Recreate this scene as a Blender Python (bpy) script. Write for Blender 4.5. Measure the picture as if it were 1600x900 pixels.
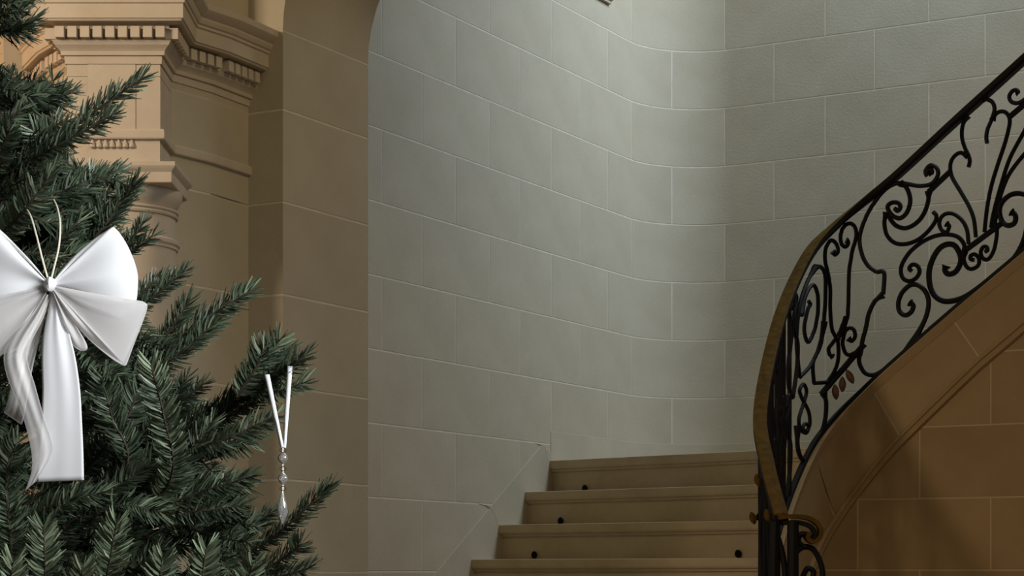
import bpy, math, random
import numpy as np
from mathutils import Vector

random.seed(7); RNG = np.random.default_rng(11)
scene = bpy.context.scene
COL = scene.collection
for o in list(bpy.data.objects): bpy.data.objects.remove(o)

# ------------------------------------------------------------------ camera
EYE = 1.617            # eye height over the hall floor
F = 3100.0             # focal length in pixels of the 1600x900 frame
HX, HY = 800.0, 895.0  # the level camera's horizon lies low in the frame
cam_d = bpy.data.cameras.new('camera'); cam = bpy.data.objects.new('camera', cam_d); COL.objects.link(cam)
cam.location = (0, 0, EYE); cam.rotation_euler = (math.pi/2, 0, 0)
cam_d.sensor_width = 36; cam_d.lens = 36*F/1600; cam_d.shift_y = (HY-450)/1600
cam_d.clip_start = 0.05; cam_d.clip_end = 100
scene.camera = cam

# ------------------------------------------------------------------ light
scene.view_settings.view_transform = 'Standard'; scene.view_settings.look = 'None'
scene.view_settings.exposure = 0.0; scene.view_settings.gamma = 1; scene.view_settings.use_curve_mapping = False
w = bpy.data.worlds.new('world'); scene.world = w; w.use_nodes = True
w.node_tree.nodes['Background'].inputs[0].default_value = (1.0, 0.93, 0.80, 1)
w.node_tree.nodes['Background'].inputs[1].default_value = 0.062
def area(name, loc, target, sx, sy, power, color, spread=180):
    d = bpy.data.lights.new(name, 'AREA'); d.shape = 'RECTANGLE'; d.size = sx; d.size_y = sy
    d.energy = power; d.color = color; d.spread = math.radians(spread)
    o = bpy.data.objects.new(name, d); COL.objects.link(o); o.location = loc
    o.rotation_euler = (Vector(target)-Vector(loc)).to_track_quat('-Z', 'Y').to_euler()
    return o
# daylight from the tall window over the upper flight, the hall's windows, a warm lamp in the room on the left
area('stair_window_light', (2.85, 9.40, EYE+5.0), (0.65, 10.65, EYE+2.1), 1.4, 2.0, 65, (0.76, 0.89, 1.0), 112)
area('hall_window_light', (2.4, 0.5, EYE+1.6), (-0.9, 3.1, EYE+0.3), 1.3, 1.8, 30, (0.94, 0.975, 1.0), 56)
area('hall_warm_fill', (1.2, 4.3, EYE+3.2), (0.6, 7.2, EYE+0.8), 0.9, 0.9, 27, (1.0, 0.74, 0.38))  # added warm fill for the jamb and spandrel, no real fixture behind it
area('hall_wall_lamp', (-2.7, 4.45, EYE+2.1), (-1.3, 6.4, EYE+1.4), 0.5, 0.5, 49, (1.0, 0.77, 0.54))
ld = bpy.data.lights.new('side_room_lamp', 'POINT'); ld.energy = 44; ld.color = (1.0, 0.44, 0.10); ld.shadow_soft_size = 0.25
lo = bpy.data.objects.new('side_room_lamp', ld); COL.objects.link(lo); lo.location = (-3.3, 6.5, EYE+1.6)

# ------------------------------------------------------------------ materials
def mat(name, color, rough=0.8, metal=0.0, noise=None, bump=0.0, rand=0.0, transmission=0.0, alpha=1.0, spec=0.5, sheen=0, noise_scale=6, ior=1.45, attr=None):
    m = bpy.data.materials.new(name); m.use_nodes = True
    nt = m.node_tree; b = nt.nodes['Principled BSDF']
    b.inputs['Base Color'].default_value = (*color, 1); b.inputs['Roughness'].default_value = rough
    b.inputs['Metallic'].default_value = metal; b.inputs['Specular IOR Level'].default_value = spec
    b.inputs['Transmission Weight'].default_value = transmission; b.inputs['Alpha'].default_value = alpha
    b.inputs['IOR'].default_value = ior
    if sheen: b.inputs['Sheen Weight'].default_value = sheen
    L = nt.links
    tc = nt.nodes.new('ShaderNodeTexCoord')
    last = None
    if noise:
        n = nt.nodes.new('ShaderNodeTexNoise'); n.inputs['Scale'].default_value = noise_scale
        n.inputs['Detail'].default_value = 8; n.inputs['Roughness'].default_value = 0.62
        L.new(tc.outputs['Object'], n.inputs['Vector'])
        r = nt.nodes.new('ShaderNodeValToRGB'); r.color_ramp.elements[0].position = 0.3; r.color_ramp.elements[1].position = 0.72
        r.color_ramp.elements[0].color = (*noise, 1); r.color_ramp.elements[1].color = (*color, 1)
        L.new(n.outputs['Fac'], r.inputs['Fac']); last = r.outputs['Color']
    if attr:
        a = nt.nodes.new('ShaderNodeAttribute'); a.attribute_name = 'tint'
        mx = nt.nodes.new('ShaderNodeMix'); mx.data_type = 'RGBA'
        mx.inputs[6].default_value = (*color, 1); mx.inputs[7].default_value = (*attr, 1)
        L.new(a.outputs['Fac'], mx.inputs[0]); last = mx.outputs[2]
    if rand:
        oi = nt.nodes.new('ShaderNodeObjectInfo'); mr = nt.nodes.new('ShaderNodeMapRange')
        mr.inputs['To Min'].default_value = 1-rand; mr.inputs['To Max'].default_value = 1+rand
        L.new(oi.outputs['Random'], mr.inputs['Value'])
        hs = nt.nodes.new('ShaderNodeHueSaturation')
        if last: L.new(last, hs.inputs['Color'])
        else: hs.inputs['Color'].default_value = (*color, 1)
        L.new(mr.outputs[0], hs.inputs['Value'])
        last = hs.outputs['Color']
    if last: L.new(last, b.inputs['Base Color'])
    if bump:
        n2 = nt.nodes.new('ShaderNodeTexNoise'); n2.inputs['Scale'].default_value = 90; n2.inputs['Detail'].default_value = 5
        L.new(tc.outputs['Object'], n2.inputs['Vector'])
        bp = nt.nodes.new('ShaderNodeBump'); bp.inputs['Strength'].default_value = bump; bp.inputs['Distance'].default_value = 0.004
        L.new(n2.outputs['Fac'], bp.inputs['Height']); L.new(bp.outputs[0], b.inputs['Normal'])
    return m
M_STONE = mat('limestone', (0.51, 0.465, 0.37), 0.85, noise=(0.445, 0.40, 0.31), bump=0.25, rand=0.025, noise_scale=3.5, spec=0.2)
M_MORTAR = mat('pale_mortar', (0.72, 0.68, 0.57), 0.9, noise=(0.60, 0.56, 0.46), noise_scale=14, spec=0.1)
M_STEP = mat('worn_step_stone', (0.53, 0.44, 0.30), 0.8, noise=(0.42, 0.335, 0.215), bump=0.25, rand=0.04, noise_scale=5, spec=0.25)
M_CARVED = mat('carved_limestone', (0.56, 0.50, 0.42), 0.85, noise=(0.48, 0.42, 0.34), bump=0.2, noise_scale=7, spec=0.2)
M_SPAND = mat('shade_toned_limestone', (0.44, 0.31, 0.165), 0.85, noise=(0.37, 0.25, 0.125), bump=0.25, rand=0.05, noise_scale=3.5, spec=0.2)  # same limestone as the walls, spandrel's shade put into a darker colour
M_SPMORTAR = mat('shade_toned_mortar', (0.58, 0.45, 0.28), 0.9, spec=0.1)  # mortar darkened along with it, shade in the colour
M_FLOOR = mat('stone_floor', (0.40, 0.33, 0.25), 0.5, noise=(0.32, 0.26, 0.19), noise_scale=2)
M_IRON = mat('black_wrought_iron', (0.006, 0.0055, 0.006), 0.6, spec=0.25)
M_BRASS = mat('aged_brass', (0.125, 0.075, 0.015), 0.7, metal=0.0, noise=(0.06, 0.037, 0.01), noise_scale=30, spec=0.04)
M_GILT = mat('bronze_leaf', (0.26, 0.15, 0.08), 0.5, metal=0.5, noise=(0.15, 0.08, 0.04), noise_scale=40)
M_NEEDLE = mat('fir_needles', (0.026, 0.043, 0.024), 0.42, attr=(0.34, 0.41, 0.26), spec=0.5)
M_BARK = mat('fir_bark', (0.05, 0.037, 0.022), 0.9, noise=(0.04, 0.028, 0.018), noise_scale=40)
M_SATIN = mat('white_satin', (0.74, 0.74, 0.745), 0.75, spec=0.25)
M_ORGANZA = mat('white_organza', (0.82, 0.79, 0.78), 0.6, alpha=0.40)
M_CORD = mat('cream_cord', (0.80, 0.72, 0.58), 0.6)
M_CRYSTAL = mat('cut_crystal', (0.95, 0.95, 0.93), 0.03, transmission=0.88, ior=1.7)
M_SILVER = mat('silver_wire', (0.75, 0.72, 0.66), 0.25, metal=1)
M_DARK = mat('dark_bronze', (0.005, 0.0045, 0.004), 0.7, spec=0.1)

# ------------------------------------------------------------------ helpers
WLOC = {}
def obj(name, verts, faces, m, parent=None, smooth=False, kind=None):
    """one mesh object; vertices are given in world space"""
    base = WLOC.get(parent.name, Vector((0, 0, 0))) if parent else Vector((0, 0, 0))
    v = np.asarray(verts, dtype=float).reshape(-1, 3)
    org = v.mean(axis=0) if parent is not None else np.array([v[:, 0].mean(), v[:, 1].mean(), v[:, 2].min()])
    me = bpy.data.meshes.new(name)
    me.from_pydata((v-org).tolist(), [], faces); me.validate(); me.update()
    me.materials.append(m)
    me.polygons.foreach_set('use_smooth', [True]*len(me.polygons))
    if smooth != 'all': me.set_sharp_from_angle(angle=math.radians(40 if smooth else 24))
    o = bpy.data.objects.new(name, me); COL.objects.link(o)
    o.location = Vector(org.tolist())-base
    if parent: o.parent = parent
    WLOC[o.name] = Vector(org.tolist())
    if kind: o['kind'] = kind
    return o
def empty(name, loc, label=None, cat=None, group=None):
    o = bpy.data.objects.new(name, None); COL.objects.link(o); o.location = loc; o.empty_display_size = 0.1
    WLOC[o.name] = Vector(loc)
    if label: tag(o, label, cat, group)
    return o
def tag(o, label, cat, group=None):
    o['label'] = label; o['category'] = cat
    if group: o['group'] = group
    return o
def pt(px, py, depth):
    """world point seen at a photo pixel at a given depth"""
    return Vector(((px-HX)/F*depth, depth, EYE+(HY-py)/F*depth))
def catmull(pts, n=8):
    P = [np.array(p, float) for p in pts]
    if len(P) < 3: return [P[0]+(P[-1]-P[0])*i/n for i in range(n+1)]
    out = []
    Q = [2*P[0]-P[1]]+P+[2*P[-1]-P[-2]]
    for i in range(1, len(Q)-2):
        for k in range(n):
            t = k/n
            out.append(0.5*((2*Q[i])+(-Q[i-1]+Q[i+1])*t+(2*Q[i-1]-5*Q[i]+4*Q[i+1]-Q[i+2])*t*t+(-Q[i-1]+3*Q[i]-3*Q[i+1]+Q[i+2])*t**3))
    out.append(P[-1]); return out
def tube_mesh(pts, rad, sides=7):
    P = [Vector(p) for p in pts]; n = len(P); V = []; Fc = []
    ref = None
    for i in range(n):
        T = (P[min(i+1, n-1)]-P[max(i-1, 0)])
        if T.length < 1e-9: T = Vector((0, 0, 1))
        T.normalize()
        if ref is None:
            ref = Vector((0, 1, 0)) if abs(T.y) < 0.9 else Vector((1, 0, 0))
        N = (ref-T*ref.dot(T))
        if N.length < 1e-6: N = T.orthogonal()
        N.normalize(); B = T.cross(N); ref = N
        r = rad[i] if hasattr(rad, '__len__') else rad
        for k in range(sides):
            a = 2*math.pi*k/sides
            V.append(tuple(P[i]+N*math.cos(a)*r+B*math.sin(a)*r))
    for i in range(n-1):
        for k in range(sides):
            a = i*sides+k; b = i*sides+(k+1) % sides
            Fc.append((a, b, b+sides, a+sides))
    Fc.append(tuple(range(sides-1, -1, -1))); Fc.append(tuple((n-1)*sides+k for k in range(sides)))
    return V, Fc
def lathe(center, prof, seg=40):
    """prof: list of (r, z world)"""
    V = []; Fc = []
    for r, z in prof:
        for k in range(seg):
            a = 2*math.pi*k/seg; V.append((center[0]+r*math.cos(a), center[1]+r*math.sin(a), z))
    for i in range(len(prof)-1):
        for k in range(seg):
            a = i*seg+k; b = i*seg+(k+1) % seg; Fc.append((a, b, b+seg, a+seg))
    Fc.append(tuple(range(seg-1, -1, -1))); Fc.append(tuple((len(prof)-1)*seg+k for k in range(seg)))
    return V, Fc
class Path:
    """plan polyline; the room lies on its right-hand side going along it"""
    def __init__(s, pts):
        s.p = [np.array(q, float) for q in pts]
        s.s = [0.0]
        for a, b in zip(s.p[:-1], s.p[1:]): s.s.append(s.s[-1]+float(np.linalg.norm(b-a)))
        s.L = s.s[-1]; s.n = []
        seg = []
        for a, b in zip(s.p[:-1], s.p[1:]):
            d = (b-a)/np.linalg.norm(b-a); seg.append(np.array([d[1], -d[0]]))
        s.segn = seg
        for i in range(len(s.p)):
            n0 = seg[max(i-1, 0)]; n1 = seg[min(i, len(seg)-1)]
            m = n0+n1; m = m/np.linalg.norm(m); s.n.append(m/max(0.35, float(m.dot(n0))))
    def at(s, t):
        t = min(max(t, 0.0), s.L)
        for i in range(len(s.s)-1):
            if t <= s.s[i+1]+1e-9: break
        f = (t-s.s[i])/(s.s[i+1]-s.s[i])
        p = s.p[i]+(s.p[i+1]-s.p[i])*f
        if f < 1e-6: n = s.n[i]
        elif f > 1-1e-6: n = s.n[i+1]
        else: n = s.segn[i]
        return p, n
    def cols(s, a, b):
        return [a]+[q for q in s.s if a+1e-4 < q < b-1e-4]+[b]
    def px_table(s, n=3000):
        t = np.linspace(0, s.L, n); x = []
        for q in t:
            p, _ = s.at(q); x.append(HX+F*p[0]/p[1])
        return t, np.array(x)
def sweep(path, a, b, prof, ztop=None):
    """profile list of (out, z) closed loop swept from s=a to s=b; z world (or offset when ztop(s) is given)"""
    cs = path.cols(a, b); V = []; Fc = []; n = len(prof)
    for c in cs:
        p, nn = path.at(c); zz = ztop(c) if ztop else 0.0
        for o, z in prof: q = p+nn*o; V.append((q[0], q[1], z+zz))
    for i in range(len(cs)-1):
        for k in range(n):
            A = i*n+k; B = i*n+(k+1) % n; Fc.append((A, B, B+n, A+n))
    Fc.append(tuple(range(n-1, -1, -1))); Fc.append(tuple((len(cs)-1)*n+k for k in range(n)))
    return V, Fc
C = 0.3225; Z0 = EYE+0.006; JW = 0.0075
def block(path, a, b, z0, z1, proud=0.0012, back=0.05, j=JW/2, ch=0.0006):
    return sweep(path, a+j, b-j, [(-back, z0+j), (proud-ch, z0+j), (proud, z0+j+ch), (proud, z1-j-ch), (proud-ch, z1-j), (-back, z1-j)])
def box(x0, x1, y0, y1, z0, z1):
    V = [(x, y, z) for x in (x0, x1) for y in (y0, y1) for z in (z0, z1)]
    return V, [(0, 1, 3, 2), (4, 6, 7, 5), (0, 4, 5, 1), (2, 3, 7, 6), (0, 2, 6, 4), (1, 5, 7, 3)]

# ------------------------------------------------------------------ floor
o = obj('floor', *box(-5, 5, -1, 12, -0.1, 0.0), M_FLOOR); o['kind'] = 'structure'

# ------------------------------------------------------------------ stair hall wall: left run, rounded corner, right run
DL = np.array([0.489, 0.8723]); DR = np.array([0.8723, -0.489])   # along the left wall (away), along the back wall (right)
P0 = np.array([-0.196, 9.36]); CORNER = P0+DL*2.144
def wl(t): return P0+DL*t
RC = 0.43
cc = CORNER-DL*RC+DR*RC
arc = [cc-DR*RC*math.cos(a)+DL*RC*math.sin(a) for a in np.linspace(0, math.pi/2, 15)]
stairwall = Path([wl(-1.88)]+arc+[CORNER+DR*3.3])
T, X = stairwall.px_table()
def s_wall(px): return float(np.interp(px, X, T))
wall_back = obj('wall_back', *sweep(stairwall, 0, stairwall.L, [(-0.25, 0.0), (0, 0.0), (0, EYE+3.75), (-0.25, EYE+3.75)]), M_MORTAR); wall_back['kind'] = 'structure'
odd = [597, 712, 813, 907, 987, 1133, 1290, 1452, 1620]; even = [660, 765, 862, 950, 1050, 1210, 1367, 1540, 1700]
for k in range(-2, 11):
    ss = [0.0]+[s_wall(x) for x in (odd if k % 2 else even)]+[stairwall.L]
    for a, b in zip(ss[:-1], ss[1:]):
        obj('stone_block', *block(stairwall, a, b, Z0+k*C, Z0+(k+1)*C), M_STONE, wall_back)
# moulded cornice end high on the left run
a0, a1 = s_wall(800), s_wall(951)
zc = EYE+3.045
prof = [(-0.02, zc), (0.018, zc), (0.018, zc+0.014), (0.03, zc+0.02), (0.03, zc+0.034), (0.05, zc+0.045), (0.05, zc+0.07), (0.075, zc+0.085), (0.075, zc+0.13), (-0.02, zc+0.13)]
o = obj('trim_1', *sweep(stairwall, a0, a1, prof), M_STONE); o['kind'] = 'structure'

# ------------------------------------------------------------------ inner curve of the stair: string, railing
INNER = [  # x, y, handrail z above eye, handrail-to-base gap
    (1.075, 7.22, -0.01, .92), (1.040, 7.50, 0.205, .92), (1.022, 7.78, 0.425, .92), (1.030, 8.06, 0.640, .92), (1.1326, 8.46, 0.969, .915),
    (1.2405, 8.74, 1.226, .91), (1.371, 8.955, 1.458, .90), (1.486, 9.035, 1.588, .88), (1.61, 9.045, 1.70, .86), (1.74, 9.0, 1.809, .845),
    (1.99, 8.868, 2.038, .848), (2.248, 8.715, 2.267, .851), (2.65, 8.49, 2.63, .85), (3.05, 8.266, 2.99, .85)]
ip = catmull(INNER, 8)
inner = Path([(q[0], q[1]) for q in ip])
S_I = np.array(inner.s); ZH = np.array([q[2] for q in ip]); ZB = np.array([q[2]-q[3] for q in ip])
def zhand(s): return EYE+float(np.interp(s, S_I, ZH))
def zbase(s): return EYE+float(np.interp(s, S_I, ZB))
def s_at_base(z): return float(np.interp(z-EYE, ZB, S_I))
T2, X2 = inner.px_table()
imin = int(np.argmin(X2)); S_TAN = T2[imin]
def s_in(px): return float(np.interp(px, X2[imin:], T2[imin:]))

# ------------------------------------------------------------------ staircase
stair = empty('staircase', (0.4, 9.0, 0), 'pale stone staircase rising along the curved wall behind the iron railing', 'staircase')
R = 0.168; G = 0.261
def nose_left(k): return wl(G*k)
def nose_right(k):
    z = EYE+0.0634+R*k; s = s_at_base(z+0.02)
    if k < -3:
        p, _ = inner.at(s_at_base(EYE+0.0634-3*R+0.02)); return p+np.array([0.03, -0.22])*(-3-k), np.array([0, 1.0])
    p, n = inner.at(s); d = np.array([-n[1], n[0]]); d /= np.linalg.norm(d)
    return p, d
def step_mesh(Lp, Ld, Rp, Rd, z, depth, drop):
    prof = [(depth, 0), (0.004, 0), (0.001, -0.0015), (0, -0.005), (0, -0.034), (0.004, -0.042), (0.016, -0.046), (0.018, -0.056), (0.030, -0.060), (0.030, -drop), (depth, -drop)]
    V = []
    for q in np.linspace(0, 1, 5):
        p = Lp+(Rp-Lp)*q; d = Ld*(1-q)+Rd*q; d = d/np.linalg.norm(d)
        for a, h in prof: V.append((p[0]+d[0]*a, p[1]+d[1]*a, z+h))
    n = len(prof); Fc = []
    for i in range(4):
        for k in range(n): A = i*n+k; B = i*n+(k+1) % n; Fc.append((A, A+n, B+n, B))
    Fc.append(tuple(range(n))); Fc.append(tuple(4*n+k for k in range(n-1, -1, -1)))
    return V, Fc
steps = {}
for k in range(-9, 4):
    z = EYE+0.0634+R*k; Lp = nose_left(k); Rp, Rd = nose_right(k)
    nx, _ = nose_right(k+1)
    Rp = Rp+(Lp-Rp)/np.linalg.norm(Lp-Rp)*0.03
    Rd = nx-nose_right(k)[0]; Rd = Rd/np.linalg.norm(Rd)*0.6+DL*0.4; Rd /= np.linalg.norm(Rd)
    steps[k] = obj('step', *step_mesh(Lp, DL, Rp, Rd, z, 0.34, R+0.002), M_STEP, stair)
# landing
zl = EYE+0.0634+R*3
Lp = nose_left(3)+DL*0.32; Rp = nose_right(3)[0]
cs = [Lp, CORNER-DL*0.12-DL*0.0, CORNER+DR*0.30-DL*0.02, CORNER+DR*0.75-DL*0.01, inner.at(s_in(1330))[0]+DL*0.03, inner.at(s_in(1290))[0]+DL*0.03-DR*0.03, nose_right(3)[0]+DL*0.2-DR*0.1]
V = [(c[0], c[1], zl) for c in cs]+[(c[0], c[1], zl-0.17) for c in cs]; n = len(cs)
obj('landing', V, [tuple(range(n-1, -1, -1)), tuple(range(n, 2*n))]+[(i, (i+1) % n, n+(i+1) % n, n+i) for i in range(n)], M_STEP, stair)
# upper flight beyond the landing
for j in range(1, 9):
    z = zl+R*j; s = s_at_base(z+0.03)
    if s > inner.L-0.3: break
    p, _ = inner.at(s); q = p+DL*(1.5-float((p-inner.at(s_in(1400))[0]).dot(DL)))
    steps[3+j] = obj('step', *step_mesh(q, DR, p+DL*0.14, DR, z, 0.30, R+0.002), M_STEP, stair)
# black eyelets of the stair rods at the foot of the risers
for k, px in ((1, 837), (1, 1155), (2, 878), (2, 1188), (3, 916)):
    Lp = nose_left(k)+DL*0.03; Rp = nose_right(k)[0]+DL*0.03
    best = min(np.linspace(0, 1, 400), key=lambda q: abs(HX+F*(Lp+(Rp-Lp)*q)[0]/(Lp+(Rp-Lp)*q)[1]-px))
    c = Lp+(Rp-Lp)*best; z = EYE+0.0634+R*(k-1)+0.022
    d = (Rp-Lp)/np.linalg.norm(Rp-Lp); nn = np.array([d[1], -d[0]])
    if nn[1] > 0: nn = -nn
    ring = []
    for a in np.linspace(0, 2*math.pi, 10): ring.append((c[0]+d[0]*0.010*math.cos(a)+nn[0]*0.012, c[1]+d[1]*0.010*math.cos(a)+nn[1]*0.012, z+0.013*math.sin(a)))
    V, Fc = tube_mesh(ring, 0.006, 6)
    V2, F2 = tube_mesh([(c[0], c[1], z), (c[0]+nn[0]*0.016, c[1]+nn[1]*0.016, z)], 0.010, 8)
    Fc = Fc+[tuple(i+len(V) for i in f) for f in F2]
    obj('rod_eyelet', V+V2, Fc, M_DARK, steps[k])
# sloping skirting along the left wall and its level run on the landing
def skirt():
    V = []; Fc = []; off = float((np.array([0, 0]) - 0).sum())
    s_of = lambda t: t+1.88
    ts = np.linspace(-1.5, 0.80, 24)
    for t in ts:
        zt = EYE+0.661+0.632*(t-0.73)
        if t > 0.70: zt = EYE+0.661+0.632*(0.70-0.73)-0.35*(t-0.70)
        p = wl(t); n_ = DR
        for o_, z in ((-0.01, zt-0.35), (0.005, zt-0.35), (0.005, zt-0.0015), (0.004, zt), (-0.01, zt)):
            V.append((p[0]+n_[0]*o_, p[1]+n_[1]*o_, z))
    for i in range(len(ts)-1):
        for k in range(5): A = i*5+k; B = i*5+(k+1) % 5; Fc.append((A, B, B+5, A+5))
    Fc += [tuple(range(4, -1, -1)), tuple((len(ts)-1)*5+k for k in range(5))]
    return V, Fc
o = obj('baseboard_left', *skirt(), M_STONE); o['kind'] = 'structure'
o = obj('baseboard_back', *sweep(stairwall, 1.88+0.80, s_wall(1330), [(-0.01, zl-0.1), (0.0035, zl-0.1), (0.0035, zl+0.149), (0.0028, zl+0.150), (-0.01, zl+0.150)]), M_STONE); o['kind'] = 'structure'

def on_left_wall(px, py, o_=0.0042):
    s_ = s_wall(px); p, n = stairwall.at(s_); q = p+n*o_; return (q[0], q[1], EYE+(HY-py)/F*q[1])
for pts in ([(836, 692), (846, 696), (852, 704), (855, 718)], [(748, 787), (762, 791), (772, 804), (777, 820)]):
    cq = catmull(pts, 5)
    V, Fc = tube_mesh([on_left_wall(*q, o_=0.0003+0.0042*min(1, 3*i/len(cq))) for i, q in enumerate(cq)], 0.0020, 5); obj('mortar_joint', V, Fc, M_MORTAR, wall_back)

# ------------------------------------------------------------------ spandrel wall under the upper flight, with the moulded string
def zmold(s): return zbase(s)-float(np.interp(s, [0, s_in(1260), s_in(1340), s_in(1400), s_in(1535), s_in(1600), inner.L], [.50, .50, .43, .385, .335, .33, .33]))
def ribbon(path, a, b, f0, f1, proud, back, n=24, ch=0.003, skew=0.0):
    """wall piece between z=f0(s) and z=f1(s); skew shifts the lower edge along the path"""
    V = []; Fc = []; cols = np.linspace(a, b, n)
    for c in cols:
        for u, o_ in ((0, -back), (0, proud), (1, proud), (1, -back)):
            s = c+(skew if u == 0 else 0.0); s = min(max(s, 0), path.L)
            p, nn = path.at(s); q = p+nn*o_; V.append((q[0], q[1], f0(s) if u == 0 else f1(s)))
    for i in range(n-1):
        for k in range(4): A = i*4+k; B = i*4+(k+1) % 4; Fc.append((A, B, B+4, A+4))
    Fc += [(3, 2, 1, 0), tuple((n-1)*4+k for k in range(4))]
    return V, Fc
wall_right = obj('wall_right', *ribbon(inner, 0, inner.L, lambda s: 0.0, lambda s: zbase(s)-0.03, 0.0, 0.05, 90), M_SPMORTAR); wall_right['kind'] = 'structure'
rows = {-2: [1280, 1450], -1: [1437], 0: [1340, 1548], 1: [1437, 1660], 2: [1548], 3: [1640], 4: [], 5: []}
for k, xs in rows.items():
    z0, z1 = Z0+k*C+0.006, Z0+(k+1)*C+0.006
    ss = [0.0]+[s_in(x) for x in xs]+[inner.L]
    for a, b in zip(ss[:-1], ss[1:]):
        cand = [c for c in np.linspace(a, b, 60) if zmold(c) > z0+0.012]
        if not cand: continue
        a2 = max(a, cand[0]); j = JW/2
        if b-a2 < 0.04: continue
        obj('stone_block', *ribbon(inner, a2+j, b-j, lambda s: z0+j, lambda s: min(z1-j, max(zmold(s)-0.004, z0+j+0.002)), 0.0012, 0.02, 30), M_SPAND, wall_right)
sj = [0.0, s_in(1215), s_in(1275), s_in(1365), s_in(1490), s_in(1612), s_in(1750), inner.L]
for i, (a, b) in enumerate(zip(sj[:-1], sj[1:])):
    sk = 0.12
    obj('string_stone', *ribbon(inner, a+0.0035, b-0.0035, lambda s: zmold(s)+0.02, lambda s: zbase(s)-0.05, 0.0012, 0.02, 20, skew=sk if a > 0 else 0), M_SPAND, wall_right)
# mouldings
st = inner.L
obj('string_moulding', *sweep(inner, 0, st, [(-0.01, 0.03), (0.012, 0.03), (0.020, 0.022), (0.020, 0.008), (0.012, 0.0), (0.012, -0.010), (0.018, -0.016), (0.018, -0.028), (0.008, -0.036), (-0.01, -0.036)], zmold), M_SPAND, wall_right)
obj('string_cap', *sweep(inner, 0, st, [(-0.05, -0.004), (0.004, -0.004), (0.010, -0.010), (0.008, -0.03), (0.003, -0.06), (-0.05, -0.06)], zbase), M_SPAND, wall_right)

# ------------------------------------------------------------------ wrought-iron railing
rp, _ = inner.at(0.3)
rail = empty('stair_railing', (rp[0], rp[1], zbase(0.3)), 'black wrought-iron stair railing of scrolls with an aged brass handrail', 'railing')
OFF = -0.022     # the ironwork stands on the string, a little in from its face
s_start = S_I[8]   # railing starts at the volute
def on_rail(s, z, o_=OFF):
    p, n = inner.at(s); q = p+n*o_; return (q[0], q[1], z)
obj('handrail', *sweep(inner, s_start, st, [(OFF-0.027, 0.012), (OFF-0.028, 0.015), (OFF-0.018, 0.020), (OFF, 0.022), (OFF+0.018, 0.020), (OFF+0.028, 0.015), (OFF+0.027, 0.012)], zhand), M_BRASS, rail)['label'] = 'aged brass handrail'
obj('handrail_core', *sweep(inner, s_start, st, [(OFF-0.020, -0.024), (OFF-0.028, -0.010), (OFF-0.028, 0.012), (OFF+0.028, 0.012), (OFF+0.028, -0.010), (OFF+0.020, -0.024)], zhand), M_IRON, rail)
obj('bottom_rail', *sweep(inner, s_start, st, [(OFF-0.012, -0.006), (OFF-0.012, 0.022), (OFF+0.012, 0.022), (OFF+0.012, -0.006)], zbase), M_IRON, rail)
TRACED = []
def strand(pts, r=0.008, ox=0, oy=0, sc=1.0, name='scroll'):
    """a bar traced as pixels, set on the railing's own vertical surface"""
    q = catmull([((x/sc)+ox, (y/sc)+oy) for x, y in pts], 6) if len(pts) > 2 else [np.array(((x/sc)+ox, (y/sc)+oy)) for x, y in pts]
    out = []; sv = []
    for x, y in q:
        s = s_in(max(x, 1197)); p, n = inner.at(s); p = p+n*OFF
        # slide along the path until the set-back point lies on the pixel's ray
        for _ in range(3):
            d = (HX+F*p[0]/p[1])-x; s2 = s_in(max(x-d*0.9, 1197)); p2, n2 = inner.at(s2); p2 = p2+n2*OFF
            if abs((HX+F*p2[0]/p2[1])-x) < abs(d): p = p2; s = s2
        z = EYE+(HY-y)/F*p[1]; out.append((p[0], p[1], z))
        sv.append((s, (z-zbase(s))/(zhand(s)-zbase(s))))
    TRACED.append((sv, r*1.2, name))
    r *= 1.2
    if name == 'scroll':      # forged scroll ends swell to a small button
        rr = [r]*len(out)
        for i in range(min(4, len(out))): rr[i] = r*(1.75-0.2*i)
        V, Fc = tube_mesh(out, rr, 7)
    else: V, Fc = tube_mesh(out, r, 7)
    return obj(name, V, Fc, M_IRON, rail, smooth=True)
def z5(p, r=0.008, **k): return strand(p, r, 1180, 80, 3.75, **k)
def z6(p, r=0.008, **k): return strand(p, r, 1180, 300, 3.75, **k)
def z7(p, r=0.008, **k): return strand(p, r, 1180, 500, 3.75, **k)
z5([(1527, 246), (1540, 240), (1530, 228), (1505, 235), (1488, 265), (1500, 295), (1535, 305), (1575, 285), (1640, 230), (1700, 190)])
z5([(1335, 283), (1360, 284), (1390, 300), (1402, 340), (1385, 400), (1362, 455), (1354, 500), (1358, 540)])
z5([(1388, 405), (1410, 367), (1445, 352), (1475, 366), (1490, 402), (1484, 455), (1460, 545), (1420, 665), (1385, 780), (1362, 890), (1350, 980), (1342, 1060)])
z5([(1245, 378), (1216, 430), (1210, 500), (1225, 560), (1248, 610), (1256, 645), (1249, 680)])
z5([(1243, 614), (1200, 595), (1160, 622), (1142, 670), (1152, 735), (1195, 810), (1250, 905), (1280, 985), (1292, 1090)])
z5([(1142, 705), (1015, 825)], 0.011, name='bar')
z5([(1482, 392), (1660, 240)], 0.011, name='bar')
z5([(1015, 822), (1012, 880), (988, 950), (945, 1005), (885, 1036), (830, 1025), (795, 990), (778, 950)], 0.009)
z5([(1022, 714), (1036, 712), (1030, 694), (1006, 704), (1004, 728), (998, 700), (1025, 670), (1060, 682), (1072, 715), (1055, 755), (1020, 783), (960, 790), (900, 780), (850, 773), (800, 785), (750, 822), (700, 885), (655, 960), (624, 1040), (612, 1110), (626, 1190), (660, 1255), (712, 1294)], 0.0085)
z5([(850, 773), (885, 800), (905, 850), (905, 900), (885, 950), (850, 978), (815, 970), (788, 945), (775, 910), (800, 888), (838, 890), (850, 915), (835, 935), (815, 920)], 0.009)
z6([(712, 469), (755, 475), (750, 600)], 0.009, name='bar')
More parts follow.
